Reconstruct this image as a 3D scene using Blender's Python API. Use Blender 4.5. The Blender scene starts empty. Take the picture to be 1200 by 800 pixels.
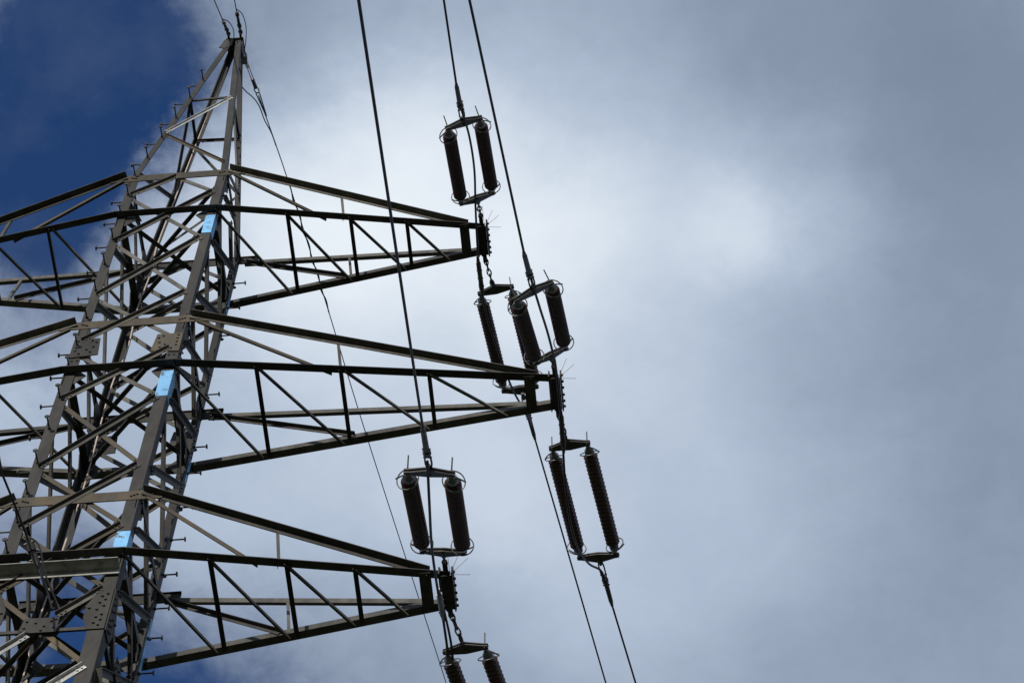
import bpy, bmesh, math, random
from mathutils import Vector, Matrix
random.seed(7)
R = math.radians
sc = bpy.context.scene
col = sc.collection

# ------------------------------------------------------------------ camera
CAM = Vector((6.2968, -15.1428, -23.3887))
cam = bpy.data.objects.new('camera', bpy.data.cameras.new('camera'))
col.objects.link(cam)
cam.data.sensor_width = 36.0
cam.data.lens = 97.797
cam.data.clip_start = 0.1
cam.data.clip_end = 6000
M = Matrix(((0.99596238, 0.06676085, 0.060016, CAM.x), (0.08712758, -0.87991523, -0.46707385, CAM.y),
            (0.02162675, 0.47041703, -0.88217918, CAM.z), (0, 0, 0, 1)))
# the fit is written with columns right, up, back
M = Matrix((M[0], M[1], M[2], M[3]))
cam.matrix_world = M
sc.camera = cam

# ------------------------------------------------------------------ light
SUN_EL, SUN_AZ = R(20), R(196)          # azimuth clockwise from +Y
sun = bpy.data.objects.new('sun', bpy.data.lights.new('sun', 'SUN'))
col.objects.link(sun)
sun.data.energy = 3.2
sun.data.angle = R(0.5)
sun.data.color = (1.0, 0.95, 0.87)
sd = Vector((math.sin(SUN_AZ) * math.cos(SUN_EL), math.cos(SUN_AZ) * math.cos(SUN_EL), math.sin(SUN_EL)))
sun.rotation_euler = sd.to_track_quat('Z', 'Y').to_euler()
sun.location = (0, 0, 40)
sc.view_settings.view_transform = 'Standard'
sc.view_settings.look = 'None'
sc.view_settings.gamma = 1
sc.view_settings.use_curve_mapping = False
sc.view_settings.exposure = 0.0

# ------------------------------------------------------------------ sky: Nishita blue behind a layer of cloud, laid out on the flat cloud ceiling (x/z, y/z)
SKY_STRENGTH = 0.06
COVER = [(-0.1987, 0.3812, 0.0285, -1.5), (-0.2199, 0.4099, 0.031, -1.4), (-0.2479, 0.4353, 0.0347, -1.5), (-0.2598, 0.4549, 0.0219, -0.6), (-0.2504, 0.3807, 0.0328, -0.6), (-0.262, 0.4085, 0.0219, -0.5), (-0.2506, 0.4823, 0.0328, -0.62), (-0.2701, 0.5141, 0.0292, -0.42), (-0.2381, 0.7045, 0.0401, -1.15), (-0.2766, 0.6835, 0.0401, -1.1), (-0.1936, 0.7123, 0.0328, -0.5), (-0.265, 0.6353, 0.0328, -0.58), (-0.2855, 0.6035, 0.0438, -0.52), (-0.1517, 0.7107, 0.0401, -0.25), (-0.1792, 0.6592, 0.0328, -0.28)]
BRIGHT = [(-0.14, 0.4025, 0.0383, -0.087), (-0.1314, 0.4424, 0.0383, 0.187), (-0.1545, 0.4782, 0.0383, 0.299), (-0.1561, 0.5323, 0.0383, 0.218), (-0.0402, 0.3997, 0.0383, 0.066), (-0.0103, 0.4452, 0.0383, 0.089), (-0.0495, 0.473, 0.0383, 0.273), (0.0207, 0.4936, 0.0226, 0.235), (0.0547, 0.495, 0.0383, 0.106), (0.0282, 0.4122, 0.0383, -0.056), (-0.0168, 0.544, 0.0383, 0.185), (0.0697, 0.5598, 0.0383, 0.019), (0.1174, 0.662, 0.0383, -0.004), (0.1229, 0.4314, 0.0383, -0.092), (0.0161, 0.6546, 0.0383, 0.115), (-0.0646, 0.6144, 0.0383, 0.203), (-0.1591, 0.6771, 0.0383, 0.004), (-0.1652, 0.6056, 0.0383, 0.063), (-0.0931, 0.4326, 0.0383, 0.159), (-0.0663, 0.51, 0.0383, 0.235), (-0.118, 0.506, 0.0383, 0.175), (-0.0864, 0.5764, 0.0383, 0.164), (-0.129, 0.6066, 0.0383, 0.149), (0.0742, 0.4639, 0.0383, 0.04), (0.0587, 0.4382, 0.0383, 0.004), (0.0926, 0.4018, 0.0383, -0.065), (-0.0979, 0.4333, 0.0383, 0.158), (0.1053, 0.5039, 0.0383, -0.048), (0.0679, 0.6212, 0.0383, 0.051), (-0.044, 0.6779, 0.0383, 0.157), (0.0473, 0.6934, 0.0383, -0.015), (0.0228, 0.4526, 0.0383, 0.076), (-0.1713, 0.3869, 0.0383, -0.005), (0.0154, 0.5964, 0.0383, 0.137), (-0.0116, 0.4911, 0.0383, 0.02), (-0.2158, 0.4602, 0.0383, 0.102), (-0.2561, 0.5152, 0.0383, 0.091), (0.106, 0.459, 0.0383, -0.05), (0.1321, 0.5846, 0.0383, -0.035), (-0.201, 0.6013, 0.0383, 0.146), (-0.2798, 0.5496, 0.0383, 0.167), (-0.0884, 0.3864, 0.0383, -0.008), (-0.195, 0.4357, 0.0383, 0.083)]

world = bpy.data.worlds.new('World')
sc.world = world
world.use_nodes = True
wt = world.node_tree
wt.nodes.clear()
W = wt.nodes.new
def link(a, b): wt.links.new(a, b)
def mth(op, a, b=None, c=None, clamp=False):
    n = W('ShaderNodeMath'); n.operation = op; n.use_clamp = clamp
    for i, v in enumerate((a, b, c)):
        if v is None: continue
        if isinstance(v, (int, float)): n.inputs[i].default_value = v
        else: link(v, n.inputs[i])
    return n.outputs[0]
tc = W('ShaderNodeTexCoord')
sep = W('ShaderNodeSeparateXYZ'); link(tc.outputs['Generated'], sep.inputs[0])
zc = mth('MAXIMUM', sep.outputs[2], 0.06)
cu = mth('DIVIDE', sep.outputs[0], zc)
cv = mth('DIVIDE', sep.outputs[1], zc)
comb = W('ShaderNodeCombineXYZ'); link(cu, comb.inputs[0]); link(cv, comb.inputs[1])
def fbm(scale, detail, rough, off, dist=0.0):
    mp = W('ShaderNodeMapping'); mp.inputs['Location'].default_value = off
    link(comb.outputs[0], mp.inputs[0])
    n = W('ShaderNodeTexNoise'); n.inputs['Scale'].default_value = scale
    n.inputs['Detail'].default_value = detail; n.inputs['Roughness'].default_value = rough
    n.inputs['Distortion'].default_value = dist
    link(mp.outputs[0], n.inputs[0])
    return n
warp = fbm(13.0, 10, 0.66, (3.1, 1.7, 0.4))
wv = W('ShaderNodeVectorMath'); wv.operation = 'MULTIPLY_ADD'
link(warp.outputs['Color'], wv.inputs[0])
wv.inputs[1].default_value = (0.06, 0.06, 0); wv.inputs[2].default_value = (-0.03, -0.03, 0)
wa = W('ShaderNodeVectorMath'); wa.operation = 'ADD'
link(wv.outputs[0], wa.inputs[0]); link(comb.outputs[0], wa.inputs[1])
def lobes(lst, src, base):
    acc = base
    for (u, v, r, w) in lst:
        if abs(w) < 1e-4: continue
        d = W('ShaderNodeVectorMath'); d.operation = 'DISTANCE'
        link(src, d.inputs[0]); d.inputs[1].default_value = (u, v, 0)
        q = mth('DIVIDE', d.outputs['Value'], r)
        q = mth('MULTIPLY', q, q)
        g = mth('POWER', 0.5, q)
        acc = mth('MULTIPLY_ADD', g, w, acc)
    return acc
n1 = fbm(16.0, 9, 0.62, (0.3, 0.9, 0.0), 0.4).outputs[0]
n2 = fbm(9.0, 8, 0.55, (5.3, 2.9, 0.0), 0.3).outputs[0]
cover = lobes(COVER, wa.outputs[0], 1.28)
n3 = fbm(38.0, 10, 0.68, (1.3, 4.9, 0.0), 0.8).outputs[0]
n4 = fbm(85.0, 8, 0.7, (7.3, 0.9, 0.0), 0.3).outputs[0]
cover = mth('MULTIPLY_ADD', mth('SUBTRACT', n1, 0.5), 0.85, cover)
cover = mth('MULTIPLY_ADD', mth('SUBTRACT', n3, 0.5), 0.60, cover)
mr = W('ShaderNodeMapRange'); mr.interpolation_type = 'SMOOTHSTEP'
link(cover, mr.inputs[0]); mr.inputs[1].default_value = -0.30; mr.inputs[2].default_value = 1.10
nv = fbm(17.0, 11, 0.62, (9.1, 3.3, 0.0), 0.15).outputs[0]
veil = mth('MULTIPLY', mth('SUBTRACT', nv, 0.42, clamp=True), 0.32)
brt = lobes(BRIGHT, wa.outputs[0], 0.34)
brt = mth('MULTIPLY_ADD', mth('SUBTRACT', n2, 0.5), 0.12, brt)
brt = mth('MULTIPLY_ADD', mth('SUBTRACT', n1, 0.5), 0.13, brt)
brt = mth('MULTIPLY_ADD', mth('SUBTRACT', n3, 0.5), 0.05, brt)
brt = mth('MULTIPLY_ADD', mth('SUBTRACT', n4, 0.5), 0.03, brt)
rmp = W('ShaderNodeValToRGB')
el = rmp.color_ramp.elements
el[0].position = 0.0; el[0].color = (0.133, 0.171, 0.246, 1)
el[1].position = 1.0; el[1].color = (0.885, 0.94, 0.985, 1)
e = el.new(0.30); e.color = (0.248, 0.307, 0.412, 1)
e = el.new(0.55); e.color = (0.432, 0.514, 0.645, 1)
e = el.new(0.80); e.color = (0.695, 0.77, 0.862, 1)
link(brt, rmp.inputs[0])
sky = W('ShaderNodeTexSky'); sky.sky_type = 'NISHITA'; sky.sun_disc = False
sky.sun_elevation = SUN_EL; sky.sun_rotation = SUN_AZ
sky.air_density = 1.0; sky.dust_density = 0.1; sky.ozone_density = 4.0; sky.altitude = 300
deep = W('ShaderNodeVectorMath'); deep.operation = 'MULTIPLY'      # polarised, deep blue
link(sky.outputs[0], deep.inputs[0]); deep.inputs[1].default_value = (0.68, 1.06, 1.56)
cs = W('ShaderNodeVectorMath'); cs.operation = 'SCALE'; cs.inputs['Scale'].default_value = 1.0 / SKY_STRENGTH
link(rmp.outputs[0], cs.inputs[0])
mx = W('ShaderNodeMix'); mx.data_type = 'RGBA'
thick = mth('SUBTRACT', 1.0, mth('MULTIPLY', mth('SUBTRACT', 1.0, mr.outputs[0]), mth('SUBTRACT', 1.0, veil)))
link(thick, mx.inputs[0]); link(deep.outputs[0], mx.inputs[6]); link(cs.outputs[0], mx.inputs[7])
bg = W('ShaderNodeBackground'); bg.inputs[1].default_value = SKY_STRENGTH
link(mx.outputs[2], bg.inputs[0])
wo = W('ShaderNodeOutputWorld'); link(bg.outputs[0], wo.inputs[0])

# ------------------------------------------------------------------ materials
def mat(name, c1, c2, rough=0.6, metal=0.0, scale=6.0, spots=None, spot_at=0.62, bump=0.15, streak=True):
    m = bpy.data.materials.new(name); m.use_nodes = True
    nt = m.node_tree; b = nt.nodes['Principled BSDF']
    t = nt.nodes.new('ShaderNodeTexCoord')
    mp = nt.nodes.new('ShaderNodeMapping'); nt.links.new(t.outputs['Object'], mp.inputs[0])
    if streak: mp.inputs['Scale'].default_value = (1.0, 1.0, 0.35)
    n = nt.nodes.new('ShaderNodeTexNoise'); n.inputs['Scale'].default_value = scale
    n.inputs['Detail'].default_value = 8; n.inputs['Roughness'].default_value = 0.68
    nt.links.new(mp.outputs[0], n.inputs[0])
    r = nt.nodes.new('ShaderNodeValToRGB'); nt.links.new(n.outputs[0], r.inputs[0])
    r.color_ramp.elements[0].position = 0.36; r.color_ramp.elements[0].color = (*c1, 1)
    r.color_ramp.elements[1].position = 0.66; r.color_ramp.elements[1].color = (*c2, 1)
    out = r.outputs[0]
    if spots:
        n2 = nt.nodes.new('ShaderNodeTexNoise'); n2.inputs['Scale'].default_value = scale * 1.7
        n2.inputs['Detail'].default_value = 10; n2.inputs['Roughness'].default_value = 0.75
        nt.links.new(t.outputs['Object'], n2.inputs[0])
        r2 = nt.nodes.new('ShaderNodeValToRGB'); nt.links.new(n2.outputs[0], r2.inputs[0])
        r2.color_ramp.elements[0].position = spot_at; r2.color_ramp.elements[0].color = (0, 0, 0, 1)
        r2.color_ramp.elements[1].position = spot_at + 0.07; r2.color_ramp.elements[1].color = (1, 1, 1, 1)
        mxx = nt.nodes.new('ShaderNodeMix'); mxx.data_type = 'RGBA'
        nt.links.new(r2.outputs[0], mxx.inputs[0]); nt.links.new(out, mxx.inputs[6]); mxx.inputs[7].default_value = (*spots, 1)
        out = mxx.outputs[2]
    if streak and spots:
        oi = nt.nodes.new('ShaderNodeObjectInfo')
        n5 = nt.nodes.new('ShaderNodeTexNoise'); n5.inputs['Scale'].default_value = 2.2; n5.inputs['Detail'].default_value = 6
        nt.links.new(t.outputs['Object'], n5.inputs[0])
        ad = nt.nodes.new('ShaderNodeMath'); ad.operation = 'MULTIPLY_ADD'; nt.links.new(oi.outputs['Random'], ad.inputs[0]); ad.inputs[1].default_value = 0.8; ad.inputs[2].default_value = 0.25
        a2 = nt.nodes.new('ShaderNodeMath'); a2.operation = 'MULTIPLY_ADD'; nt.links.new(n5.outputs[0], a2.inputs[0]); a2.inputs[1].default_value = 0.7; nt.links.new(ad.outputs[0], a2.inputs[2])
        hs = nt.nodes.new('ShaderNodeHueSaturation'); nt.links.new(out, hs.inputs['Color']); nt.links.new(a2.outputs[0], hs.inputs['Value']); out = hs.outputs[0]
    nt.links.new(out, b.inputs['Base Color'])
    b.inputs['Roughness'].default_value = rough
    if streak: b.inputs['Specular IOR Level'].default_value = 0.35
    b.inputs['Metallic'].default_value = metal
    if bump:
        n3 = nt.nodes.new('ShaderNodeTexNoise'); n3.inputs['Scale'].default_value = 60; n3.inputs['Detail'].default_value = 5
        nt.links.new(t.outputs['Object'], n3.inputs[0])
        bp = nt.nodes.new('ShaderNodeBump'); bp.inputs['Strength'].default_value = bump; bp.inputs['Distance'].default_value = 0.01
        nt.links.new(n3.outputs[0], bp.inputs['Height']); nt.links.new(bp.outputs[0], b.inputs['Normal'])
    return m
MT = dict(
    steel=mat('weathered_grey_paint', (0.052, 0.048, 0.040), (0.122, 0.113, 0.096), 0.55, spots=(0.16, 0.11, 0.065), spot_at=0.66),
    leg=mat('dull_grey_leg_paint', (0.015, 0.0138, 0.0113), (0.043, 0.039, 0.032), 0.6, spots=(0.075, 0.05, 0.03), spot_at=0.67),
    dark=mat('shade_toned_weathered_paint', (0.028, 0.026, 0.023), (0.062, 0.057, 0.050), 0.55, spots=(0.15, 0.11, 0.07), spot_at=0.68),  # weathered grey paint darkened: shade of undersides and inner plates put into colour
    brown=mat('brown_rusty_paint', (0.038, 0.033, 0.024), (0.092, 0.068, 0.038), 0.65, spots=(0.05, 0.047, 0.04), spot_at=0.54, scale=3),
    galv=mat('bare_galvanised_steel', (0.34, 0.34, 0.32), (0.58, 0.58, 0.55), 0.45, metal=0.2, spots=(0.2, 0.18, 0.15), spot_at=0.6),
    blue=mat('light_blue_paint', (0.15, 0.40, 0.70), (0.22, 0.50, 0.80), 0.55, spots=(0.10, 0.095, 0.085), spot_at=0.535, scale=6, bump=0.1),
    iron=mat('dark_forged_iron', (0.045, 0.042, 0.038), (0.085, 0.08, 0.074), 0.5, metal=0.3, streak=False),
    fitting=mat('grey_fitting_metal', (0.16, 0.16, 0.155), (0.27, 0.27, 0.26), 0.4, metal=0.5, streak=False),
    ring=mat('dull_ring_metal', (0.11, 0.11, 0.108), (0.19, 0.19, 0.185), 0.35, metal=0.5, streak=False),
    porcelain=mat('brown_glazed_porcelain', (0.045, 0.016, 0.012), (0.068, 0.024, 0.017), 0.14, bump=0, streak=False),
    wire=mat('weathered_conductor', (0.028, 0.028, 0.028), (0.05, 0.05, 0.049), 0.55, metal=0.3, streak=False),
    cable=mat('pale_copper_cable', (0.55, 0.44, 0.38), (0.68, 0.58, 0.52), 0.4, streak=False),
    white=mat('white_tape', (0.84, 0.85, 0.86), (0.9, 0.9, 0.9), 0.5, streak=False),
    grass=mat('rough_grass', (0.025, 0.036, 0.012), (0.06, 0.06, 0.026), 0.9, scale=0.15, streak=False),
)
for nme in ('wire', ):
    pass

# ------------------------------------------------------------------ mesh helpers (all geometry in metres, world coordinates)
def V(*a): return Vector(a[0]) if len(a) == 1 else Vector(a)
def worldpos(o):
    p = Vector((0, 0, 0))
    while o is not None:
        p += o.location; o = o.parent
    return p
def obj(name, bm, m, parent=None, smooth=False):
    off = worldpos(parent) if parent else Vector((0, 0, 0))
    if off.length > 0: bmesh.ops.translate(bm, verts=bm.verts, vec=-off)
    bmesh.ops.recalc_face_normals(bm, faces=bm.faces)
    me = bpy.data.meshes.new(name); bm.to_mesh(me); bm.free()
    if smooth:
        for p in me.polygons: p.use_smooth = True
    me.materials.append(MT[m] if isinstance(m, str) else m)
    o = bpy.data.objects.new(name, me); col.objects.link(o)
    o.parent = parent
    return o
def thing(name, label, cat, loc, group=None):
    o = bpy.data.objects.new(name, None); col.objects.link(o)
    o.location = loc; o.empty_display_size = 0.3
    o['label'] = label; o['category'] = cat
    if group: o['group'] = group
    return o
def hexa(bm, p):            # eight corners: bottom four, top four
    v = [bm.verts.new(q) for q in p]
    for f in ((0, 1, 2, 3), (7, 6, 5, 4), (0, 4, 5, 1), (1, 5, 6, 2), (2, 6, 7, 3), (3, 7, 4, 0)):
        bm.faces.new([v[i] for i in f])
def slab(bm, c, ax, ay, az, sx, sy, sz):
    c = V(c); ax, ay, az = (V(a).normalized() for a in (ax, ay, az))
    q = []
    for k in (-1, 1):
        for i, j in ((-1, -1), (1, -1), (1, 1), (-1, 1)):
            q.append(c + ax * (i * sx / 2) + ay * (j * sy / 2) + az * (k * sz / 2))
    hexa(bm, q)
def ortho(d, n):
    n = V(n); n = n - d * n.dot(d); return n.normalized()
def angle(bm, p0, p1, fa, fb, wa, wb, t=0.008):
    """rolled steel angle along p0-p1: heel on the line, one leg along fa, the other along fb"""
    p0, p1 = V(p0), V(p1); d = (p1 - p0).normalized()
    fa = ortho(d, fa); fb = V(fb); fb = (fb - d * fb.dot(d)); fb = (fb - fa * fb.dot(fa)).normalized()
    prof = [(0, 0), (wa, 0), (wa, t), (t, t), (t, wb), (0, wb)]
    r0 = [bm.verts.new(p0 + fa * a + fb * b) for a, b in prof]
    r1 = [bm.verts.new(p1 + fa * a + fb * b) for a, b in prof]
    n = len(prof)
    for i in range(n): bm.faces.new((r0[i], r0[(i + 1) % n], r1[(i + 1) % n], r1[i]))
    for r in (r0, r1):
        bm.faces.new((r[0], r[1], r[2], r[3])); bm.faces.new((r[0], r[3], r[4], r[5]))
def cyl(bm, p0, p1, r0, r1=None, seg=10, cap=True):
    p0, p1 = V(p0), V(p1); d = (p1 - p0).normalized(); r1 = r0 if r1 is None else r1
    u = ortho(d, (0.31, 0.52, 0.8) if abs(d.dot(V(0.31, 0.52, 0.8).normalized())) < 0.9 else (1, 0, 0)); w = d.cross(u)
    A = [];B = []
    for i in range(seg):
        a = 2 * math.pi * i / seg; e = u * math.cos(a) + w * math.sin(a)
        A.append(bm.verts.new(p0 + e * r0)); B.append(bm.verts.new(p1 + e * r1))
    for i in range(seg): bm.faces.new((A[i], A[(i + 1) % seg], B[(i + 1) % seg], B[i]))
    if cap: bm.faces.new(A[::-1]); bm.faces.new(B)
def bolt(bm, p, n, r=0.013, h=0.012):
    cyl(bm, V(p) - V(n).normalized() * 0.002, V(p) + V(n).normalized() * h, r, seg=6)
def lathe(bm, p0, d, prof, seg=20):
    p0 = V(p0); d = V(d).normalized(); u = ortho(d, (0.3, 0.5, 0.81)); w = d.cross(u); rings = []
    for z, r in prof:
        rings.append([bm.verts.new(p0 + d * z + (u * math.cos(2 * math.pi * i / seg) + w * math.sin(2 * math.pi * i / seg)) * r) for i in range(seg)])
    for a, b in zip(rings, rings[1:]):
        for i in range(seg): bm.faces.new((a[i], a[(i + 1) % seg], b[(i + 1) % seg], b[i]))
    bm.faces.new(rings[0][::-1]); bm.faces.new(rings[-1])
def torus(bm, c, n, R0, r, seg=28, tseg=8, u=None, sx=1.0, arc=1.0):
    c = V(c); n = V(n).normalized(); u = ortho(n, u if u is not None else (0.3, 0.51, 0.8)); w = n.cross(u); rings = []
    N = seg if arc >= 1 else int(seg * arc) + 1
    for i in range(N):
        a = 2 * math.pi * i / seg; e = u * math.cos(a) * sx + w * math.sin(a); k = c + e * R0; en = e.normalized()
        rings.append([bm.verts.new(k + (en * math.cos(2 * math.pi * j / tseg) + n * math.sin(2 * math.pi * j / tseg)) * r) for j in range(tseg)])
    for i in range(N if arc >= 1 else N - 1):
        a = rings[i]; b = rings[(i + 1) % N]
        for j in range(tseg): bm.faces.new((a[j], a[(j + 1) % tseg], b[(j + 1) % tseg], b[j]))
    if arc < 1:
        bm.faces.new(rings[0][::-1]); bm.faces.new(rings[-1])
def smooth_path(pts, n=8):
    pts = [V(p) for p in pts]; q = [pts[0] * 2 - pts[1]] + pts + [pts[-1] * 2 - pts[-2]]; out = []
    for i in range(1, len(q) - 2):
        a, b, c, d = q[i - 1:i + 3]
        for k in range(n):
            t = k / n
            out.append(0.5 * ((2 * b) + (c - a) * t + (2 * a - 5 * b + 4 * c - d) * t * t + (3 * b - a - 3 * c + d) * t ** 3))
    out.append(pts[-1]); return out
def tube(bm, pts, r, seg=8):
    pts = [V(p) for p in pts]; rings = []; u = None
    for i, p in enumerate(pts):
        d = (pts[min(i + 1, len(pts) - 1)] - pts[max(i - 1, 0)]).normalized()
        u = ortho(d, u if u is not None else ((0, 0, 1) if abs(d.z) < 0.9 else (1, 0, 0))); w = d.cross(u)
        rings.append([bm.verts.new(p + (u * math.cos(2 * math.pi * j / seg) + w * math.sin(2 * math.pi * j / seg)) * r) for j in range(seg)])
    for a, b in zip(rings, rings[1:]):
        for j in range(seg): bm.faces.new((a[j], a[(j + 1) % seg], b[(j + 1) % seg], b[j]))
    bm.faces.new(rings[0][::-1]); bm.faces.new(rings[-1])
def BM(): return bmesh.new()

# ------------------------------------------------------------------ the ground
GZ = -25.0
bm = BM()
N = 60
def gh(x, y):
    d = math.hypot(x - 3, y + 8); k = max(0.0, min(1.0, (d - 30) / 120))
    return GZ + k * (2.5 * math.sin(x * 0.011 + 1) + 2.0 * math.sin(y * 0.013) + 1.1 * math.sin(x * 0.031 + y * 0.027) - 1.5)
xs = [(-1 if i < N // 2 else 1) * (abs(i - N / 2) / (N / 2)) ** 3 * 3500 for i in range(N + 1)]
grid = [[bm.verts.new((x, y, gh(x, y))) for x in xs] for y in xs]
for i in range(N):
    for j in range(N): bm.faces.new((grid[i][j], grid[i][j + 1], grid[i + 1][j + 1], grid[i + 1][j]))
g = obj('ground', bm, 'grass', smooth=True); g['kind'] = 'structure'; g['label'] = 'rough grass field under the pylon'

# ------------------------------------------------------------------ the tower
HX, HY = 0.632, 0.640            # half widths of the straight body
LV = (8.0, 3.932, 0.0)           # undersides of the three cross arms
AH = 1.165                       # depth of an arm at the body
LEN = (3.926, 4.880, 3.819)      # arm tips
ZS, ZT = LV[0] + AH, 15.17       # shoulder, peak
ZB = -3.2                        # the splay of the legs begins here
def half(z):
    if z > ZS:
        k = (z - ZS) / (ZT - ZS); return HX + (0.095 - HX) * k, HY + (0.10 - HY) * k
    if z < ZB:
        k = (ZB - z) / (ZB - GZ); return HX + 1.75 * k, HY + 1.75 * k
    return HX, HY
def corner(z, sx, sy):
    a, b = half(z); return V(sx * a, sy * b, z)
tower = thing('transmission_tower', 'grey steel lattice transmission tower with three cross arms and light blue bands on its legs', 'pylon', (0, 0, GZ))

LEGS = {}
for sx, sy in ((1, -1), (-1, -1), (-1, 1), (1, 1)):
    bm = BM()
    for z0, z1, w in ((GZ - 0.3, ZB, 0.17), (ZB, -0.95, 0.165), (-0.95, 4.3, 0.135), (4.3, ZS, 0.115), (ZS, ZT, 0.082)):
        angle(bm, corner(z0, sx, sy), corner(z1 - 0.004, sx, sy), (-sx, 0, 0), (0, -sy, 0), w, w, 0.014)
    # inner cover angles at the splices
    for zc in (-0.95, 4.3):
        for k in range(6):
            z = zc - 0.32 + k * 0.128
            c = corner(z, sx, sy)
            for off in (0.045, 0.105):
                bolt(bm, c + V(-sx * off, sy * 0.0, 0), (0, sy, 0)); bolt(bm, c + V(0, -sy * (off + 0.02), 0), (sx, 0, 0))
    LEGS[sx, sy] = obj('leg', bm, 'leg', tower)
LEGS[1, -1]['label'] = 'thick steel leg nearest the camera'

def plate(bm, pts, n, t=0.012):
    n = V(n).normalized(); a = [bm.verts.new(V(p)) for p in pts]; b = [bm.verts.new(V(p) + n * t) for p in pts]; k = len(pts)
    bm.faces.new(a[::-1]); bm.faces.new(b)
    for i in range(k): bm.faces.new((a[i], a[(i + 1) % k], b[(i + 1) % k], b[i]))

# light blue bands: wrap round a leg, 3 mm proud
for sx, sy, z0, z1 in ((1, -1, 7.40, 7.90), (1, -1, 3.28, 3.86), (1, -1, 0.03, 0.47),
                       (1, 1, 7.62, 8.02), (1, 1, 3.45, 3.98), (1, 1, -0.25, 0.72)):
    bm = BM()
    w = 0.121 if z0 > 4.3 else 0.141
    angle(bm, corner(z0, sx, sy) + V(sx * .003, sy * .003, 0), corner(z1, sx, sy) + V(sx * .003, sy * .003, 0), (-sx, 0, 0), (0, -sy, 0), w if sy < 0 else .05, w if sy < 0 else .075, 0.020)
    obj('paint_band', bm, 'blue', LEGS[sx, sy])['label'] = 'light blue painted band round the leg'

# gussets and splice plates
def face_pt(face, s, z, out=0.0):
    """point on one of the four faces: s runs -1..1 across the face"""
    a, b = half(z)
    if face == 'front': return V(s * a, -b - out, z)
    if face == 'back': return V(-s * a, b + out, z)
    if face == 'right': return V(a + out, s * b, z)
    return V(-a - out, -s * b, z)
NORM = {'front': V(0, -1, 0), 'back': V(0, 1, 0), 'right': V(1, 0, 0), 'left': V(-1, 0, 0)}
TAN = {'front': V(1, 0, 0), 'back': V(-1, 0, 0), 'right': V(0, 1, 0), 'left': V(0, -1, 0)}
def leg_of(face, s):
    p = face_pt(face, s, 0); return LEGS[(1 if p.x > 0 else -1), (1 if p.y > 0 else -1)]
for face in NORM:
    n, t = NORM[face], TAN[face]
    for s in (-1, 1):
        # plates at the splice above the middle arm
        bm = BM(); c = face_pt(face, s, 4.53, 0.003); i = t * (-s)
        if face in ('front', 'back'):
            plate(bm, [c + V(0, 0, .21), c + i * .30 + V(0, 0, .21), c + i * .33 + V(0, 0, -.19), c + V(0, 0, -.23)], n, 0.010)
            for q in ((.05, .16), (.05, .08), (.05, .0), (.05, -.08), (.10, -.15), (.22, .15), (.27, .11), (.18, -.06), (.23, -.12), (.25, .0)):
                bolt(bm, c + i * q[0] + V(0, 0, q[1]) + n * .01, n, 0.014, 0.014)
            obj('gusset_plate', bm, 'brown' if (face, s) == ('front', 1) else ('dark' if face == 'back' else 'leg'), leg_of(face, s))  # rear plates darkened in colour to stand for shade inside the tower
        else: bm.free()
        if face in ('left', 'right'):
            for lv in LV:
                bm = BM(); c = face_pt(face, s, lv + AH, -0.016)
                plate(bm, [c + V(0, 0, .14), c + i * .22 + V(0, 0, .10), c + i * .27 + V(0, 0, -.06), c + i * .17 + V(0, 0, -.22), c + V(0, 0, -.24)], -n, 0.010)
                obj('gusset_plate', bm, 'dark', leg_of(face, s))
        # joints of the lower chords
        for lv in LV:
            bm = BM(); c = face_pt(face, s, lv, -0.016)
            plate(bm, [c + V(0, 0, .16), c + i * .14 + V(0, 0, .12), c + i * .26 + V(0, 0, -.03), c + i * .15 + V(0, 0, -.2), c + V(0, 0, -.24)], -n, 0.010)
            obj('gusset_plate', bm, 'dark', leg_of(face, s))  # shade on these plates is carried by the darker paint
    # tapering splice plates on the lower joint of the legs
    for s in (-1, 1):
        bm = BM(); c = face_pt(face, s, -1.0, 0.003); i = t * (-s)
        plate(bm, [c + V(0, 0, .40), c + i * .13 + V(0, 0, .42), c + i * .235 + V(0, 0, .12), c + i * .235 + V(0, 0, -.10), c + i * .17 + V(0, 0, -.30), c + V(0, 0, -.30)], n, 0.012)
        for q in ((.05, .30), (.10, .26), (.06, .20), (.11, .15), (.06, .09), (.20, .06), (.12, .03), (.06, -.06), (.11, -.10), (.06, -.15), (.12, -.2), (.07, -.24)):
            bolt(bm, c + i * q[0] + V(0, 0, q[1]) + n * .012, n, 0.015, 0.016)
        obj('splice_plate', bm, 'leg', leg_of(face, s))
# centre plates where the lower diagonals meet
for face in NORM:
    n, t = NORM[face], TAN[face]
    bm = BM(); c = face_pt(face, 0, -1.2, 0.020)
    plate(bm, [c + t * .17 + V(0, 0, .12), c - t * .17 + V(0, 0, .12), c - t * .20 + V(0, 0, -.09), c - t * .08 + V(0, 0, -.13), c + t * .17 + V(0, 0, -.13)], n, 0.010)
    for q in ((-.14, .06), (-.15, -.05), (-.05, .03), (.04, -.03), (.1, .05), (.14, .08), (.14, -.06), (.02, -.1)):
        bolt(bm, c + t * q[0] + V(0, 0, q[1]) + n * .01, n, 0.014, 0.014)
    obj('gusset_plate', bm, 'leg', tower)

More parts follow.
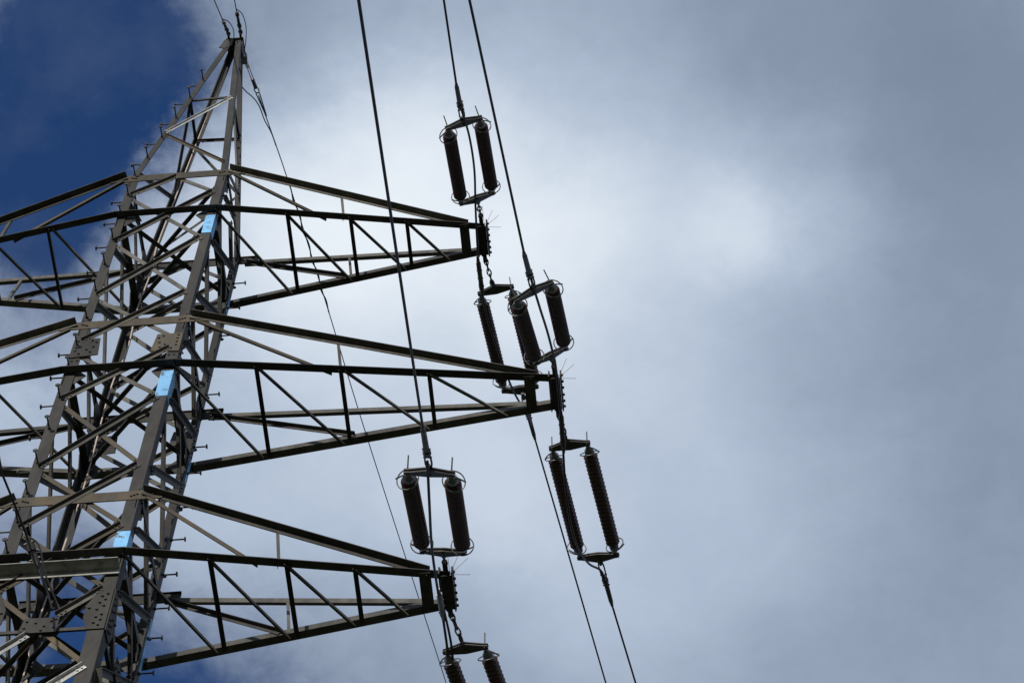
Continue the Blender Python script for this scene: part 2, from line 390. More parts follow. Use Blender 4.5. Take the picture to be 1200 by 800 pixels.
def brace(face, s0, z0, s1, z1, outer, m='steel', w=0.068, parent=None, name='brace', trim=(0.02, 0.02)):
    """angle bar on a face: outer bars sit outside the leg flange with the outstanding leg on the upper edge"""
    n = NORM[face]
    p, q = face_pt(face, s0, z0, 0.004 if outer else -0.018), face_pt(face, s1, z1, 0.004 if outer else -0.018)
    if p.z > q.z: p, q = q, p
    d = (q - p).normalized(); L = (q - p).length
    down = V(0, 0, -1) - d * d.dot(V(0, 0, -1)); down.normalize()
    p, q = p + d * trim[0] - down * w * .5, q - d * trim[1] - down * w * .5
    bm = BM()
    nn = n if outer else -n
    # flat leg in the face, outstanding leg away from it
    angle(bm, p, q, down, nn, w, w * (0.62 if outer else 0.8), 0.007)
    for e, sg in ((p, 1), (q, -1)):
        for k in (0.04, 0.095):
            bolt(bm, e + d * sg * k + down * w * .62 + nn * .007, nn, 0.012, 0.012)
            bolt(bm, e + d * sg * k + down * w * .62, -nn, 0.009, 0.012)
    return obj(name, bm, m, parent or tower)
PANELS = [(8.60, 7.30), (7.27, 5.84), (5.80, 4.68), (4.40, 3.32), (3.26, 1.84), (1.80, 0.63), (0.60, -0.55), (-0.58, -1.86)]
mats = ['steel', 'steel', 'steel', 'dark', 'brown']
for face in NORM:
    for k, (zt, zb) in enumerate(PANELS):
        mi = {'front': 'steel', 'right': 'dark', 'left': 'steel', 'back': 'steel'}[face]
        if face != 'right' and (k * 3 + len(face)) % 7 == 2: mi = 'brown'
        w = 0.068 if face in ('front', 'back') else 0.075
        e = 0.86
        if (face, k) == ('front', 7):            # these stop on the centre plate
            brace(face, e, zt, .19, -1.04, True, mi, w); brace(face, -.14, -1.33, -e, zb, True, 'galv', w)
        else: brace(face, e, zt, -e, zb, True, mi, w)
        brace(face, -e, zt, e, zb, False, 'brown' if (face == 'front' and k in (4, 5, 7)) else mi, w * .9)
    # half panel under the top of the upper arm
    brace(face, -0.86, 8.63, 0.02, 9.13, True, 'steel'); brace(face, 0.86, 8.63, 0.02, 9.13, False, 'steel')
brace('front', 0.88, -1.9, -0.88, -3.15, True, 'galv', 0.07)
brace('front', -0.88, -1.9, 0.88, -3.15, False, 'steel')
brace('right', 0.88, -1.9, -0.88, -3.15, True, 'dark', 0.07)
# peak: zigzag on each face
brace('front', 0.92, 12.35, -0.92, 10.94, True, 'galv', 0.045); brace('front', -0.92, 10.9, 0.92, 9.56, True, 'brown', 0.045)
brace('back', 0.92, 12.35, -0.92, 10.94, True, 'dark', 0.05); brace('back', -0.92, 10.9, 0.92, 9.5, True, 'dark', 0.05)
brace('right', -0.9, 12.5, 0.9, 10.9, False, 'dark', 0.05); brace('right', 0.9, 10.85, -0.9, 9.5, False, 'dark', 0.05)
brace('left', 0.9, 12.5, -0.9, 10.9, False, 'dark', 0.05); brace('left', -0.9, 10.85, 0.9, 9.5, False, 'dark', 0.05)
for face in NORM: brace(face, -0.97, 12.42, 0.97, 12.46, False, 'dark', 0.045)
# lower body, below the picture: one part
bm = BM()
zz = [-1.9, -3.2, -5.4, -8.2, -11.6, -15.6, -20.2, -24.9]
for face in NORM:
    for k in range(len(zz) - 1):
        if k == 0 and face in ('front',): continue
        p0, p1 = face_pt(face, -.95, zz[k]), face_pt(face, .95, zz[k + 1]); q0, q1 = face_pt(face, .95, zz[k], .01), face_pt(face, -.95, zz[k + 1], .01)
        angle(bm, p0, p1, (0, 0, -1), NORM[face], .07, .07, .008)
        if not (k == 0 and face == 'right'): angle(bm, q0, q1, (0, 0, -1), NORM[face], .07, .07, .008)
        if k: angle(bm, face_pt(face, -1, zz[k]), face_pt(face, 1, zz[k]), (0, 0, -1), -NORM[face], .07, .07, .008)
lo = obj('lower_bracing', bm, 'steel', tower); lo['kind'] = 'stuff'
# thin rails at the level of the lower centre plates, with short inner struts
for face in NORM:
    n, t = NORM[face], TAN[face]
    bm = BM(); angle(bm, face_pt(face, -.97, -1.2, -.02), face_pt(face, .97, -1.2, -.02), (0, 0, -1), -n, .05, .05, .006)
    obj('tie_bar', bm, 'leg' if face == 'front' else 'dark', tower)
    bm = BM(); angle(bm, face_pt(face, 0, -1.2, -.03), face_pt(face, 0, -1.2, -.03) - n * HX * .9 + t * .55, (0, 0, -1), t, .045, .045, .006)
    obj('tie_bar', bm, 'dark', tower)
# horizontal beams round the body
for k, lv in enumerate(LV):
    zt = lv + AH
    for face in NORM:
        n, t = NORM[face], TAN[face]
        bm = BM()
        ext = 0.24 if face in ('front', 'back') else -0.03
        c0 = face_pt(face, -1, zt, 0.006) - t * ext; c1 = face_pt(face, 1, zt, 0.006) + t * ext
        angle(bm, c0 + V(0, 0, .09), c1 + V(0, 0, .09), (0, 0, -1), -n, 0.175 if face in ('front', 'back') else 0.09, 0.03, 0.011)
        for s in (-1, 1):
            cc = face_pt(face, s, zt, 0.006) 
            for q in (.03, .06, .09): bolt(bm, cc - t * s * q + V(0, 0, .03 - q * .5) , n, 0.013, 0.014)
            if ext > 0:
                for q in (.08, .14, .2): bolt(bm, cc + t * s * q + V(0, 0, -.01), n, 0.013, 0.016)
        obj('beam', bm, 'brown' if face in ('front',) else 'leg', tower)
        if face in ('right', 'left'):
            bm = BM()
            angle(bm, face_pt(face, -.97, lv, -.016), face_pt(face, .97, lv, -.016), (0, 0, 1), -n, 0.09, 0.09, 0.009)
            obj('beam', bm, 'dark', tower)
    # diagonal of the floor frame at the lower chords
    bm = BM(); angle(bm, V(-HX + .05, -HY + .05, lv + .02), V(HX - .05, HY - .05, lv + .02), (0, 0, 1), (1, -1, 0), .06, .06, .007)
    obj('tie_bar', bm, 'dark', tower)
    bm = BM(); angle(bm, V(HX - .05, -HY + .05, lv + .035), V(-HX + .05, HY - .05, lv + .035), (0, 0, 1), (1, 1, 0), .05, .05, .006)
    obj('tie_bar', bm, 'dark', tower)
    bm = BM(); angle(bm, V(HX - .05, -HY + .05, zt), V(-HX + .05, HY - .05, zt), (0, 0, 1), (1, 1, 0), .05, .05, .006)
    obj('tie_bar', bm, 'dark', tower)

# cross arms
def arm(k, sx):
    lv, L = LV[k], LEN[k]
    cwid = 0.092 if k else 0.085
    tipx = L - 0.03
    # tip: two cheek plates with a bottom plate between the string lugs
    bm = BM()
    for x in (L - 0.075, L + 0.055):
        plate(bm, [V(sx * x, -.24, lv - .06), V(sx * x, .22, lv - .06), V(sx * x, .24, lv + .03), V(sx * x, .18, lv + .13), V(sx * x, -.18, lv + .13), V(sx * x, -.25, lv + .05)], (sx, 0, 0), 0.014)
    slab(bm, V(sx * (L - .003), 0, lv - .045), (1, 0, 0), (0, 1, 0), (0, 0, 1), .112, .40, .012)
    for y in (-.27, .27):
        slab(bm, V(sx * (L - .003), y * .93, lv + .03), (1, 0, 0), (0, 1, 0), (0, 0, 1), .05, .16, .03)
    for y in (-.2, -.12, -.04, .05, .13, .2):
        bolt(bm, V(sx * (L + .069), y, lv + .02), (sx, 0, 0), .017, .022); bolt(bm, V(sx * (L - .02), y, lv - .051), (0, 0, -1), .015, .016)
    a = obj('cross_arm', bm, 'dark', tower)
    a['label'] = ['upper', 'middle longest', 'lower'][k] + ' cross arm pointing ' + ('right' if sx > 0 else 'left') + ' from the tower'
    yt = 0.125
    # lower chords
    for sy in (-1, 1):
        bm = BM()
        p, q = V(sx * 0.0, sy * HY, lv), V(sx * HX, sy * HY, lv)
        e = V(sx * (L + .03), sy * yt, lv)
        out = sy
        if sy < 0:
            angle(bm, p + V(0, -.012, 0), q + V(sx * .02, -.012, 0), (0, -1, 0), (0, 0, 1), cwid, cwid, .011)
            angle(bm, q + V(0, -.012, 0), e, (0, -1, 0), (0, 0, 1), cwid, cwid, .011)
            for j in range(4): bolt(bm, q + (e - q) * (.02 + j * .022) + V(0, -.05, 0), (0, 0, -1), .013, .014)
        else:
            angle(bm, p + V(0, .012, 0), q + V(sx * .02, .012, 0), (0, 1, 0), (0, 0, 1), cwid, cwid * .9, .011)
            angle(bm, q + V(0, .012, 0), e, (0, 1, 0), (0, 0, 1), cwid, cwid * .9, .011)
            for j in range(4): bolt(bm, q + (e - q) * (.02 + j * .022) + V(0, .05, 0), (0, 0, -1), .013, .014)
        obj('chord', bm, 'dark' if sy < 0 else 'steel', a)  # near chord: shade of its underside put into the darker colour
        # upper chord
        s = V(sx * (HX + .04), sy * (HY + .02), lv + AH + .05); t_ = V(sx * (L * .955), sy * (yt + .03), lv + .10)
        bm = BM()
        if sy < 0: angle(bm, s, t_, (0, -1, 0), (0, 0, -1), .085, .07, .010)
        else: angle(bm, s, t_, (0, 0, -1), (0, 1, 0), .075, .085, .010)
        obj('chord', bm, 'steel', a)
        # side panel: long diagonal and a pale strut
        def low(f): return q.lerp(e, f) + V(0, 0, .09)
        def up(f): return s.lerp(t_, f)
        bm = BM(); angle(bm, up(0.02) + V(0, 0, -.06), low(.41 if sy < 0 else .45) + V(0, 0, -.045), (0, 0, -1), (0, -sy, 0) if sy > 0 else (0, 1, 0), .052, .052, .007)
        obj('diagonal', bm, 'brown' if sy < 0 else 'dark', a)
        bm = BM(); ps = .43 if k == 1 else .47
        angle(bm, up(ps) + V(0, 0, -.02), low(ps) + V(0, 0, -.08), (sx, 0, 0), (0, 1, 0), .034, .034, .005)
        obj('strut', bm, 'steel', a)
    # floor panel between the lower chords
    qn, en = V(sx * HX, -HY, lv), V(sx * (L + .03), -yt, lv); qf, ef = V(sx * HX, HY, lv), V(sx * (L + .03), yt, lv)
    fr, starts, ends = (((0.21, 0.43, 0.66), (0.0, .22, .447, .667), (.20, .42, .65, .86)) if k == 1 else
                        ((0.26, 0.495, 0.705), (0.0, .265, .50, .715), (.245, .48, .69, .86)))
    for f in fr:
        bm = BM(); angle(bm, qn.lerp(en, f) + V(0, -.06, -.004), qf.lerp(ef, f) + V(0, .06, -.004), (sx, 0, 0), (0, 0, -1), .044, .04, .006)
        obj('strut', bm, 'dark', a)
    for f0, f1 in zip(starts, ends):
        bm = BM(); fn, ff = (f0, f1) if sx > 0 else (f1, f0)      # the arms are alike under a half turn
        angle(bm, qn.lerp(en, fn) + V(0, -.05, .012), qf.lerp(ef, ff) + V(0, .05, -.004), (-1, .3, 0), (0, 0, -1), .041, .038, .006)
        obj('diagonal', bm, 'steel', a)
    bm = BM(); f = .925; c = (qn.lerp(en, f) + qf.lerp(ef, f)) / 2 + V(0, 0, -.010)
    slab(bm, c, (1, 0, 0), (0, 1, 0), (0, 0, 1), .12, .46, .012)
    for y in (-.2, -.15, .15, .2): bolt(bm, c + V(.02, y, -.006), (0, 0, -1), .013, .014)
    obj('batten_plate', bm, 'dark', a)
    # bird spikes
    bm = BM()
    for q in ((.10, -.10, .27), (.18, -.06, .19), (.20, .03, .02), (-.10, -.20, .16), (-.02, -.22, .16)):
        tube(bm, [V(sx * (L + .03), -.12, lv + .1), V(sx * (L + .03 + q[0] * .5), -.12 + q[1] * .5, lv + .1 + q[2] * .5), V(sx * (L + .03 + q[0]), -.12 + q[1], lv + .1 + q[2])],   .0024, 5)
    obj('bird_spike', bm, 'iron', a)
for k in range(3):
    for sx in (1, -1): arm(k, sx)

# spare beam bolted across the front legs, below the bottom arm
bm = BM()
angle(bm, V(-2.6, -HY - .022, -.275), V(.64, -HY - .022, -.275), (0, -1, 0), (0, 0, -1), .145, .085, .010)
for x in (-1.9, -.95, -.55, .1, .45): bolt(bm, V(x, -HY - .09, -.285), (0, 0, -1), .015, .02)
obj('beam', bm, 'galv', tower)['label'] = 'bare galvanised beam bolted across the front legs'

# peak head
bm = BM()
slab(bm, V(0, 0, ZT + .01), (1, 0, 0), (0, 1, 0), (0, 0, 1), .26, .26, .03)
slab(bm, V(-.10, -.105, ZT - .13), (1, 0, 0), (0, 1, 0), (0, 0, 1), .10, .012, .24)
slab(bm, V(.115, .02, ZT - .10), (1, 0, 0), (0, 1, 0), (0, 0, 1), .014, .22, .22)
for x in (-.09, .09): slab(bm, V(x, -.14, ZT + .03), (1, 0, 0), (0, 1, 0), (0, 0, 1), .03, .10, .05)
slab(bm, V(.12, .16, ZT - .02), (1, 0, 0), (0, 1, 0), (0, 0, 1), .03, .12, .06)
for sx, n in ((-1, V(0, -1, 0)), (1, V(0, 1, 0))):
    c = V(sx * .03, n.y * .112, ZT - .02)
    plate(bm, [c + V(sx * .12, 0, 0), c + V(sx * .15, n.y * -.0, -.18), c + V(sx * .165, n.y * .02, -.34), c + V(sx * .07, n.y * .02, -.38), c + V(sx * -.02, 0, -.22), c], n, .012)
obj('peak_cap', bm, 'dark', tower)

# step bolts on two legs: one mesh, copied
bm = BM()
cyl(bm, (0, 0, 0), (0, 0, .15), .009, seg=8); cyl(bm, (0, 0, .15), (0, 0, .163), .028, seg=12); cyl(bm, (0, 0, .005), (0, 0, .02), .02, seg=6)
cyl(bm, (0, 0, -.03), (0, 0, -.014), .018, seg=6)
sb = obj('step_bolt', bm, 'dark', None); used = [False]
def step(leg, p, d):
    o = sb if not used[0] else sb.copy()
    if used[0]: col.objects.link(o)
    used[0] = True
    o.parent = LEGS[leg]; o.location = V(p) - worldpos(LEGS[leg]); o.rotation_euler = V(d).to_track_quat('Z', 'Y').to_euler()
for z in (13.17, 12.36, 11.5, 10.68, 9.87, 9.18, 8.58, 7.95, 7.28, 6.6, 5.9, 5.2, 4.5, 3.95, 3.3, 2.6, 1.87, 1.25, .68, 0.1):
    c = corner(z, -1, -1)
    step((-1, -1), c + V(0, .05, 0), (-1, 0, 0)); step((-1, -1), c + V(.05, 0, .10), (0, -1, 0))
for i, z in enumerate((9.02, 8.42, 7.73, 6.99, 6.22, 5.49, 4.9, 4.25, 3.66, 2.92, 2.25, 1.55, .9, .35, -.28, -.95)):
    c = corner(z, 1, 1)
    step((1, 1), c + V(0, -.05, 0), (1, 0, 0))
    if i % 2: step((1, 1), c + V(-.05, 0, .3), (0, 1, 0))

# ------------------------------------------------------------------ insulator strings
STR = {
    ('n', 1): dict(tip=[3.926, -0.27, 8.03], yn=[[3.728, -0.645, 7.724], [4.113, -0.71, 7.822]], yf=[[3.738, -2.067, 6.795], [4.115, -2.125, 6.883]], cn=[3.925, -0.674, 7.768], cf=[3.922, -2.098, 6.842], cl=[3.92, -2.746, 6.421], w=[3.917, -4.003, 5.926]),
    ('n', 2): dict(tip=[4.88, -0.27, 3.962], yn=[[4.695, -0.521, 3.705], [5.025, -0.616, 3.813]], yf=[[4.613, -1.803, 2.741], [4.977, -1.91, 2.864]], cn=[4.865, -0.563, 3.751], cf=[4.797, -1.863, 2.811], cl=[4.762, -2.53, 2.328], w=[4.581, -5.996, 0.632]),
    ('n', 3): dict(tip=[3.819, -0.27, 0.03], yn=[[3.635, -0.561, -0.127], [4.032, -0.528, -0.153]], yf=[[3.681, -2.01, -1.039], [4.092, -1.974, -1.07]], cn=[3.83, -0.545, -0.14], cf=[3.891, -2.001, -1.041], cl=[3.921, -2.712, -1.481], w=[4.141, -7.992, -4.441]),
    ('f', 1): dict(tip=[3.926, 0.27, 8.03], yn=[[3.82, 0.773, 8.023], [4.216, 0.718, 8.046]], yf=[[3.969, 2.417, 8.412], [4.388, 2.367, 8.379]], cn=[3.988, 0.742, 8.094], cf=[4.206, 2.399, 8.317], cl=[4.303, 3.137, 8.416], w=[4.921, 7.837, 9.42]),
    ('f', 2): dict(tip=[4.88, 0.27, 3.962], yn=[[4.77, 0.754, 3.982], [5.173, 0.701, 3.955]], yf=[[4.964, 2.437, 4.287], [5.389, 2.386, 4.215]], cn=[4.944, 0.725, 4.022], cf=[5.182, 2.412, 4.241], cl=[5.282, 3.125, 4.334], w=[5.483, 4.556, 4.697]),
    ('f', 3): dict(tip=[3.819, 0.27, 0.03], yn=[[3.726, 0.766, 0.044], [4.125, 0.701, -0.0]], yf=[[4.019, 2.426, 0.266], [4.418, 2.361, 0.221]], cn=[3.9, 0.729, 0.091], cf=[4.192, 2.389, 0.313], cl=[4.318, 3.102, 0.409], w=[5.179, 7.983, 1.061]),
}
def ins_mesh(parent, n, core):
    bm = BM(); prof = [(0.15, .03), (0.155, .058)]
    z0, z1 = .175, 1.525; pit = (z1 - z0) / n
    for i in range(n):
        z = z0 + i * pit
        rb = .083
        prof += [(z, core), (z + pit * .34, rb - .008), (z + pit * .42, rb), (z + pit * .55, rb - .003), (z + pit * .68, core + .001)]
    prof += [(1.54, .058), (1.545, .03)]
    lathe(bm, (0, 0, 0), (0, 0, 1), prof, 24)
    o = obj('insulator', bm, 'porcelain', None, True); o.parent = parent; return o
def cap_bm(flip):
    bm = BM(); lathe(bm, (0, 0, 0), (0, 0, 1), [(0.0, .016), (.05, .018), (.06, .03), (.09, .036), (.10, .052), (.155, .056), (.165, .04)], 16)
    if flip: bmesh.ops.rotate(bm, verts=bm.verts, cent=(0, 0, 0.85), matrix=Matrix.Rotation(math.pi, 3, 'X'))
    return bm
def chain(bm, p0, p1, side):
    d = (p1 - p0); L = d.length; d.normalize(); n = max(3, int(L / .085)); side = ortho(d, side); up = d.cross(side)
    for i in range(n):
        c = p0 + d * L * ((i + .5) / n)
        torus(bm, c, side if i % 2 else up, .024, .0105, 16, 6, u=d, sx=L / n * .72 / .024)
    cyl(bm, p0 - d * .02, p0 + d * .05, .020, seg=8); cyl(bm, p1 - d * .075, p1 + d * .02, .024, .018, seg=8)
def yoke(bm, a, b, d, belly):
    """flat yoke plate lying in the plane of the string"""
    a, b, d = V(a), V(b), V(d).normalized(); t = (b - a).normalized(); d = ortho(t, d); n = t.cross(d); c = (a + b) / 2; L = (b - a).length
    pr = [(-L / 2 - .035, -.022), (-L / 2 + .02, -.032), (0, -.05 - .035 * max(0, -belly)), (L / 2 - .02, -.032), (L / 2 + .035, -.022),
          (L / 2 + .035, .022), (L / 2 - .02, .03), (0, .05 + .035 * max(0, belly)), (-L / 2 + .02, .03), (-L / 2 - .035, .022)]
    for o in (-.022, .010):
        plate(bm, [c + t * x + d * y + n * o for x, y in pr], n, 0.012)
    for e in (a, b, c): cyl(bm, e - n * .034, e + n * .034, .016, seg=8)
def string(key, label, lowarm):
    s = STR[key]; tip = V(s['tip']); t = thing('insulator_string', label, 'insulator', tip, 'twin insulator strings at the arm tips')
    cn, cf, cl = V(s['cn']), V(s['cf']), V(s['cl']); d = (cf - cn).normalized()
    y0, y1 = [V(q) for q in s['yn']], [V(q) for q in s['yf']]; side = (y0[1] - y0[0]).normalized()
    bm = BM(); chain(bm, tip + V(0, -.06 if key[0] == 'n' else .06, -.02) * .3, cn - d * .03, side); obj('link_chain', bm, 'iron', t, True)
    bm = BM(); yoke(bm, y0[0], y0[1], d, -1); obj('yoke_plate', bm, 'iron', t)
    bm = BM(); yoke(bm, y1[0], y1[1], d, 1); obj('yoke_plate', bm, 'iron', t)
    for i in (0, 1):
        a, b = y0[i], y1[i]; ax = (b - a).normalized(); L = (b - a).length
        q = ax.to_track_quat('Z', 'Y')
        if key[0] not in INS: im = INS[key[0]] = ins_mesh(t, *((29, .056) if key[0] == 'n' else (23, .042)))
        else:
            im = INS[key[0]].copy(); col.objects.link(im); im.parent = t
        im.location = a - tip; im.rotation_euler = q.to_euler(); im.scale = (1, 1, L / 1.7)
        for fl in (0, 1):
            if len(CAPS) < 2:
                c = obj('end_cap', cap_bm(fl), 'fitting', None, True); CAPS.append(c)
            else: c = CAPS[fl].copy(); col.objects.link(c)
            c.parent = im
            # grading ring: an open hoop on a bracket, set slightly to the outside
            bm = BM(); off = (.012 if fl else .0) * (1 if i else -1)
            inv = q.to_matrix().inverted()
            o3 = inv @ (side * off); o3.z = 0; sl = inv @ side; sl.z = 0; sl.normalize()
            zz_ = .150 if not fl else 1.545; tilt = V(sl.x * .30 * (1 if i else -1), sl.y * .30 * (1 if i else -1), 1) if fl else V(0.05, .08, 1)
            if key[0] == 'f' and not fl:
                dn = inv @ V(0, 0, -1); tilt = V(dn.x * .52, dn.y * .52, 1)
            torus(bm, V(0, 0, zz_) + o3, tilt, .110, .0066, 32, 8)
            e = sl * (1 if i else -1)
            tube(bm, smooth_path([V(0, 0, .06 if not fl else 1.64), e * .06 + V(0, 0, .09 if not fl else 1.61), e * (.113 + abs(off)) + V(0, 0, zz_)], 4), .008, 6)
            g_ = obj('grading_ring', bm, 'ring', None, True); g_.parent = im
    # arcing horns on the line-side yoke
    for i in (0, 1):
        bm = BM(); h = d.cross(side)
        if h.z < 0: h = -h
        e = y1[i] if key[0] == 'n' else y0[i]
        cyl(bm, e, e + (d * (1 if key[0] == 'n' else -1)) * .05 + h * .15, .008, .007, 6)
        obj('arcing_horn', bm, 'fitting', t)
    # compression dead end: two straps, a forged eye and a long sleeve
    bm = BM(); dd = (cl - cf).normalized(); n = ortho(dd, d.cross(side))
    for k in (-1, 1):
        tube(bm, smooth_path([cf + dd * .03 + side * .012 * k, cf + dd * .16 + side * .03 * k, cf + dd * .33 + side * .022 * k, cf + dd * .42 + side * .012 * k], 4), .010, 6)
    cyl(bm, cf + dd * .02, cf + dd * .13, .022, .016, 8)
    cyl(bm, cf + dd * .34, cf + dd * .40, .040, .040, 8); cyl(bm, cf + dd * .38, cl - dd * .02, .030, .026, 10); cyl(bm, cl - dd * .03, cl + dd * .05, .024, .017, 10)
    for q_ in (.28, .36, .44): cyl(bm, cf + dd * q_ - side * .04, cf + dd * q_ + side * .04, .012, seg=6)
    obj('tension_clamp', bm, 'iron', t)
    return t
INS, CAPS = {}, []
string(('n', 1), 'dark twin insulator string rising from the tip of the upper cross arm', 0)
string(('n', 2), 'dark twin insulator string rising from the tip of the middle cross arm', 0)
string(('n', 3), 'dark twin insulator string rising from the tip of the lower cross arm', 0)
string(('f', 1), 'ribbed twin insulator string passing behind the tip of the middle cross arm', 0)
string(('f', 2), 'ribbed twin insulator string hanging clear of the tower below the middle arm tip', 0)
string(('f', 3), 'ribbed twin insulator string below the lower arm tip, cut by the picture edge', 0)

# ------------------------------------------------------------------ conductors, jumpers, earth wires
def wire(name, pts, r, m, label, cat, group=None, n=10):
    t = V(pts[0]); bm = BM(); tube(bm, smooth_path(pts, n), r, 8)
    o = obj(name, bm, m, None, True)
    for v in o.data.vertices: v.co -= t
    o.location = t
    o['label'] = label; o['category'] = cat
    if group: o['group'] = group
    return o
def span(a, b, far, drop):
    a, b = V(a), V(b); d = (b - a).normalized(); out = []
    for i in range(13):
        s = far * (i / 12.0) ** 1.6; out.append(a + d * s + V(0, 0, drop * (s / far) ** 2))
    return out
lab = {('n', 1): 'conductor running up from the topmost insulator string to the upper picture edge', ('n', 2): 'conductor running up from the rightmost rising insulator string, on the right of the other two',
       ('n', 3): 'long thick conductor passing in front of the upper two cross arms', ('f', 1): 'conductor running down from behind the middle cross arm to the bottom edge',
       ('f', 2): 'short conductor below the lowest complete insulator string on the right', ('f', 3): 'conductor leaving the lower arm insulators below the picture'}
for key in STR:
    if key == ('f', 3): continue
    s = STR[key]; a, b = V(s['cl']), V(s['w']); d = (b - a).normalized()
    if key[0] == 'n': pts = span(a - d * .02, b, 27 if key != ('n', 1) else 34, 0.6 if key != ('n', 3) else 0.2)
    else: pts = span(a - d * .02, b, 160, 3.0)
    wire('conductor', pts, .0132 if key[0] == 'n' else .0118, 'wire', lab[key], 'cable', 'line conductors')
JUMP = {1: [[3.935, -2.35, 6.62], [3.965, -1.85, 6.98], [3.947, -1.2, 7.46], [3.89, -0.55, 7.78], [3.868, 0, 7.68], [3.88, 0.3, 7.51], [3.902, 0.75, 7.5], [3.98, 1.2, 7.51], [4.099, 1.8, 7.58], [4.18, 2.2, 7.768], [4.266, 2.65, 8.15], [4.29, 2.95, 8.38]], 2: [[4.79, -2.1, 2.62], [4.838, -1.65, 2.85], [4.89, -1.1, 3.19], [4.92, -0.55, 3.48], [4.92, 0, 3.58], [4.925, 0.3, 3.52], [4.911, 0.85, 3.455], [4.926, 1.4, 3.45], [4.979, 1.85, 3.58], [5.074, 2.3, 3.932], [5.2, 2.65, 4.29], [5.26, 2.95, 4.33]], 3: [[3.905, -2.25, -1.28], [3.85, -1.65, -1.03], [3.777, -0.9, -0.6], [3.747, -0.25, -0.28], [3.748, 0.1, -0.133], [3.744, 0.6, -0.002], [3.743, 1.1, 0.08], [3.83, 1.7, 0.06], [4.08, 2.3, 0.12], [4.28, 2.9, 0.37]]}
for k in (1, 2, 3):
    t = V(JUMP[k][5] if k < 3 else JUMP[k][4])
    th = thing('jumper', ['curved jumper cable hanging past the upper arm tip', 'curved jumper cable hanging past the middle arm tip', 'curved jumper cable hanging past the lower arm tip'][k - 1], 'cable', t, 'jumper cables at the arm tips')
    i = 5 if k < 3 else 4
    bm = BM(); tube(bm, smooth_path(JUMP[k], 8), .0135, 8); obj('jumper_wire', bm, 'wire', th, True)
    a = (V(JUMP[k][i]) * 1.0); pv = V(JUMP[k][i - 1]); nx = V(JUMP[k][i + 1]); dd = (nx - pv).normalized()
    bm = BM(); cyl(bm, a - dd * .20, a + dd * .14, .030, .030, 10); cyl(bm, a + dd * .14, a + dd * .24, .024, .016, 10); cyl(bm, a - dd * .28, a - dd * .20, .016, .024, 10)
    for q_ in (-.1, .0, .1): cyl(bm, a + dd * q_ + V(-.035, 0, 0), a + dd * q_ + V(.035, 0, 0), .011, seg=6)
    obj('sleeve', bm, 'iron' if k < 3 else 'fitting', th)
    if k == 3:
        off = V(.045, 0, -.01)
        bm = BM(); tube(bm, smooth_path([a + V(.02, 0, 0)] + [V(p) + off for p in JUMP[k][i + 1:]], 8), .0125, 8); obj('jumper_wire', bm, 'wire', th, True)

# earth wires at the peak
def earth(pts, label, drop, far):
    p = [V(q) for q in pts]
    t = thing('earth_wire', label, 'cable', p[0], 'earth wires at the peak')
    d = (p[1] - p[0]).normalized(); sd_ = ortho(d, (1, 0, 0))
    bm = BM(); chain(bm, p[0], p[0] + d * .16, sd_); cyl(bm, p[0] + d * .16, p[0] + d * .32, .024, .018, 8); cyl(bm, p[0] + d * .30, p[0] + d * .36, .03, seg=8)
    obj('tension_clamp', bm, 'iron', t)
    bm = BM(); tube(bm, smooth_path([p[0] + d * .3] + span(p[0] + d * .6, p[0] + d * 2, far, drop), 6), .008, 6); obj('strand', bm, 'wire', t, True)
    bm = BM(); h = d.cross(sd_); tube(bm, smooth_path([p[0] + d * .42, p[0] + d * .32 + V(.07, 0, .02), p[0] + d * .12 + V(.10, 0, -.02), p[0] + V(.07, .1, -.08), p[0] + V(.05, .2, -.2)], 6), .007, 6)
    obj('bond_tail', bm, 'wire', t, True)
earth([(-.09, -.17, 15.24), (-.145, -.945, 14.70)], 'thin earth wire rising from the left side of the tower peak', .2, 30)
earth([(.09, -.17, 15.25), (.0815, -.72, 15.16)], 'thin earth wire rising from the right side of the tower peak', .2, 30)
E0 = [V(.13, .18, 15.14), V(.146, .349, 15.142), V(.208, .89, 15.358), V(.409, 2.659, 15.90), V(.694, 5.158, 16.36), V(.991, 7.766, 16.80), V(1.648, 13.531, 18.10)]
t = thing('earth_wire', 'long thin earth wire slanting down behind the cross arms with a twisted damper', 'cable', E0[0], 'earth wires at the peak')
bm = BM(); tube(bm, smooth_path([E0[2] + (E0[2] - E0[1]).normalized() * .0] + E0[3:] + [E0[-1] * 2 - E0[-2], E0[-1] + (E0[-1] - E0[-2]) * 8], 8), .0085, 6); obj('strand', bm, 'wire', t, True)
d = (E0[2] - E0[1]).normalized(); sd_ = ortho(d, (1, 0, 0)); up = d.cross(sd_)
bm = BM(); L = (E0[2] - E0[1]).length
for k in (-1, 1): cyl(bm, E0[1] + sd_ * .016 * k, E0[1] + d * L * .5 + sd_ * .016 * k, .006, seg=6)
cyl(bm, E0[1] + d * L * .44, E0[1] + d * L * .72, .026, .03, 8); torus(bm, E0[1] + d * L * .8, up, .034, .01, 18, 6, u=d, sx=1.9)
for k in (-1, 1): cyl(bm, E0[1] + d * L * .9 + sd_ * .028 * k, E0[1] + d * (L + .45) + sd_ * .004 * k, .009, seg=6)
cyl(bm, E0[1] + d * L * .38, E0[1] + d * L * .46, .028, seg=8)
obj('turnbuckle', bm, 'iron', t)
bm = BM(); cyl(bm, E0[0] + V(-.02, -.1, -.12), E0[1] - d * .02, .035, .03, 10); obj('taped_joint', bm, 'white', t)
bm = BM(); tube(bm, smooth_path([V(.19, .2, 14.05), V(.215, .36, 14.24), V(.25, .6, 14.575), V(.277, .85, 14.84), V(.303, 1.15, 15.0), V(.325, 1.5, 15.33), E0[2].lerp(E0[3], .55)], 8), .009, 6); obj('bond_tail', bm, 'wire', t, True)
bm = BM(); pth = []
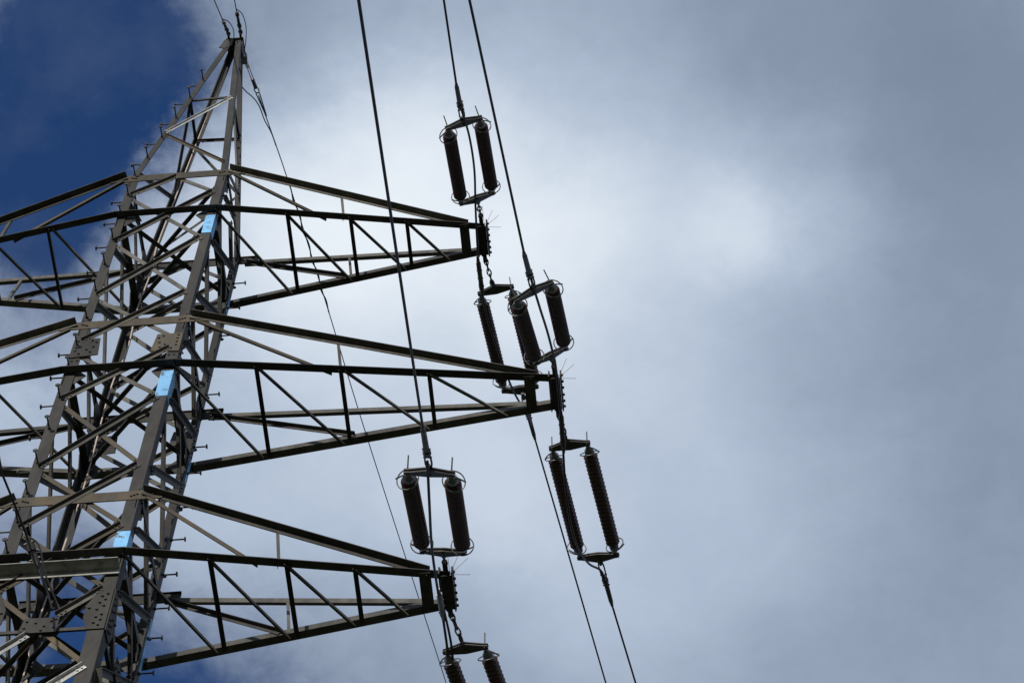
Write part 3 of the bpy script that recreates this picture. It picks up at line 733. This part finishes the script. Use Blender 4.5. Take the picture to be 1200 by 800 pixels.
P = smooth_path(E0[3:5], 60); ln = len(P)
for i, q in enumerate(P):
    a_ = i * .45; rr = .017 * min(1, i / 6, (ln - 1 - i) / 6)
    pth.append(q + sd_ * math.cos(a_) * rr + up * math.sin(a_) * rr)
tube(bm, pth, .011, 6); obj('spiral_damper', bm, 'wire', t, True)

# slanting cable dead-ended on the front of the tower
C0 = [V(.10, -.72, -1.04), V(.03, -.82, -.84), V(-.068, -.93, -.62), V(-.173, -1.05, -.378), V(-.245, -1.25, -.27), V(-.31, -1.55, -.225), V(-.365, -1.9, -.24), V(-.50, -2.8, -.28), V(-1.6, -9.0, -1.2), V(-4.2, -24, -4.0)]
t = thing('stay_cable', 'dark cable with a chunky clamp crossing the spare beam at lower left', 'cable', C0[0])
bm = BM(); tube(bm, smooth_path(C0, 8), .012, 8); obj('strand', bm, 'wire', t, True)
bm = BM(); d = (C0[4] - C0[2]).normalized(); c = C0[3]; sd_ = ortho(d, (1, 0, 0))
cyl(bm, c - d * .20, c + d * .10, .036, .026, 8); cyl(bm, c - d * .05, c + d * .02, .048, seg=8); cyl(bm, c - d * .32, c - d * .2, .022, seg=8)
for q_ in (-.14, -.06, .04): cyl(bm, c + d * q_ - sd_ * .055, c + d * q_ + sd_ * .055, .014, seg=6)
torus(bm, c - d * .40, sd_, .035, .012, 18, 6, u=d, sx=1.8)
obj('tension_clamp', bm, 'iron', t)
bm = BM(); tube(bm, smooth_path([c + d * .12, c + d * .06 + V(.08, 0, -.02), c - d * .06 + V(.09, 0, -.03), c - d * .3 + V(.06, 0, -.05), c - d * .6 + V(.10, .05, -.1), V(.22, -.70, -1.12)], 6), .010, 6)
obj('bond_tail', bm, 'wire', t, True)

# pale earthing cable clipped to the rear left leg
DL = [V(-.11, .12, 14.9), V(-.33, .36, 12.0), V(-.50, .52, 9.6), V(-.46, .5, 8.9), V(-.50, .5, 7.7), V(-.47, .5, 6.6), V(-.53, .5, 5.6), V(-.49, .5, 3.45), V(-.51, .5, 2.1), V(-.54, .5, .47), V(-.52, .5, -.5), V(-.55, .52, -3.2), V(-2.2, 2.2, GZ)]
wire('earthing_cable', DL, .0105, 'cable', 'pale pinkish earthing cable running down inside the rear left leg', 'cable')
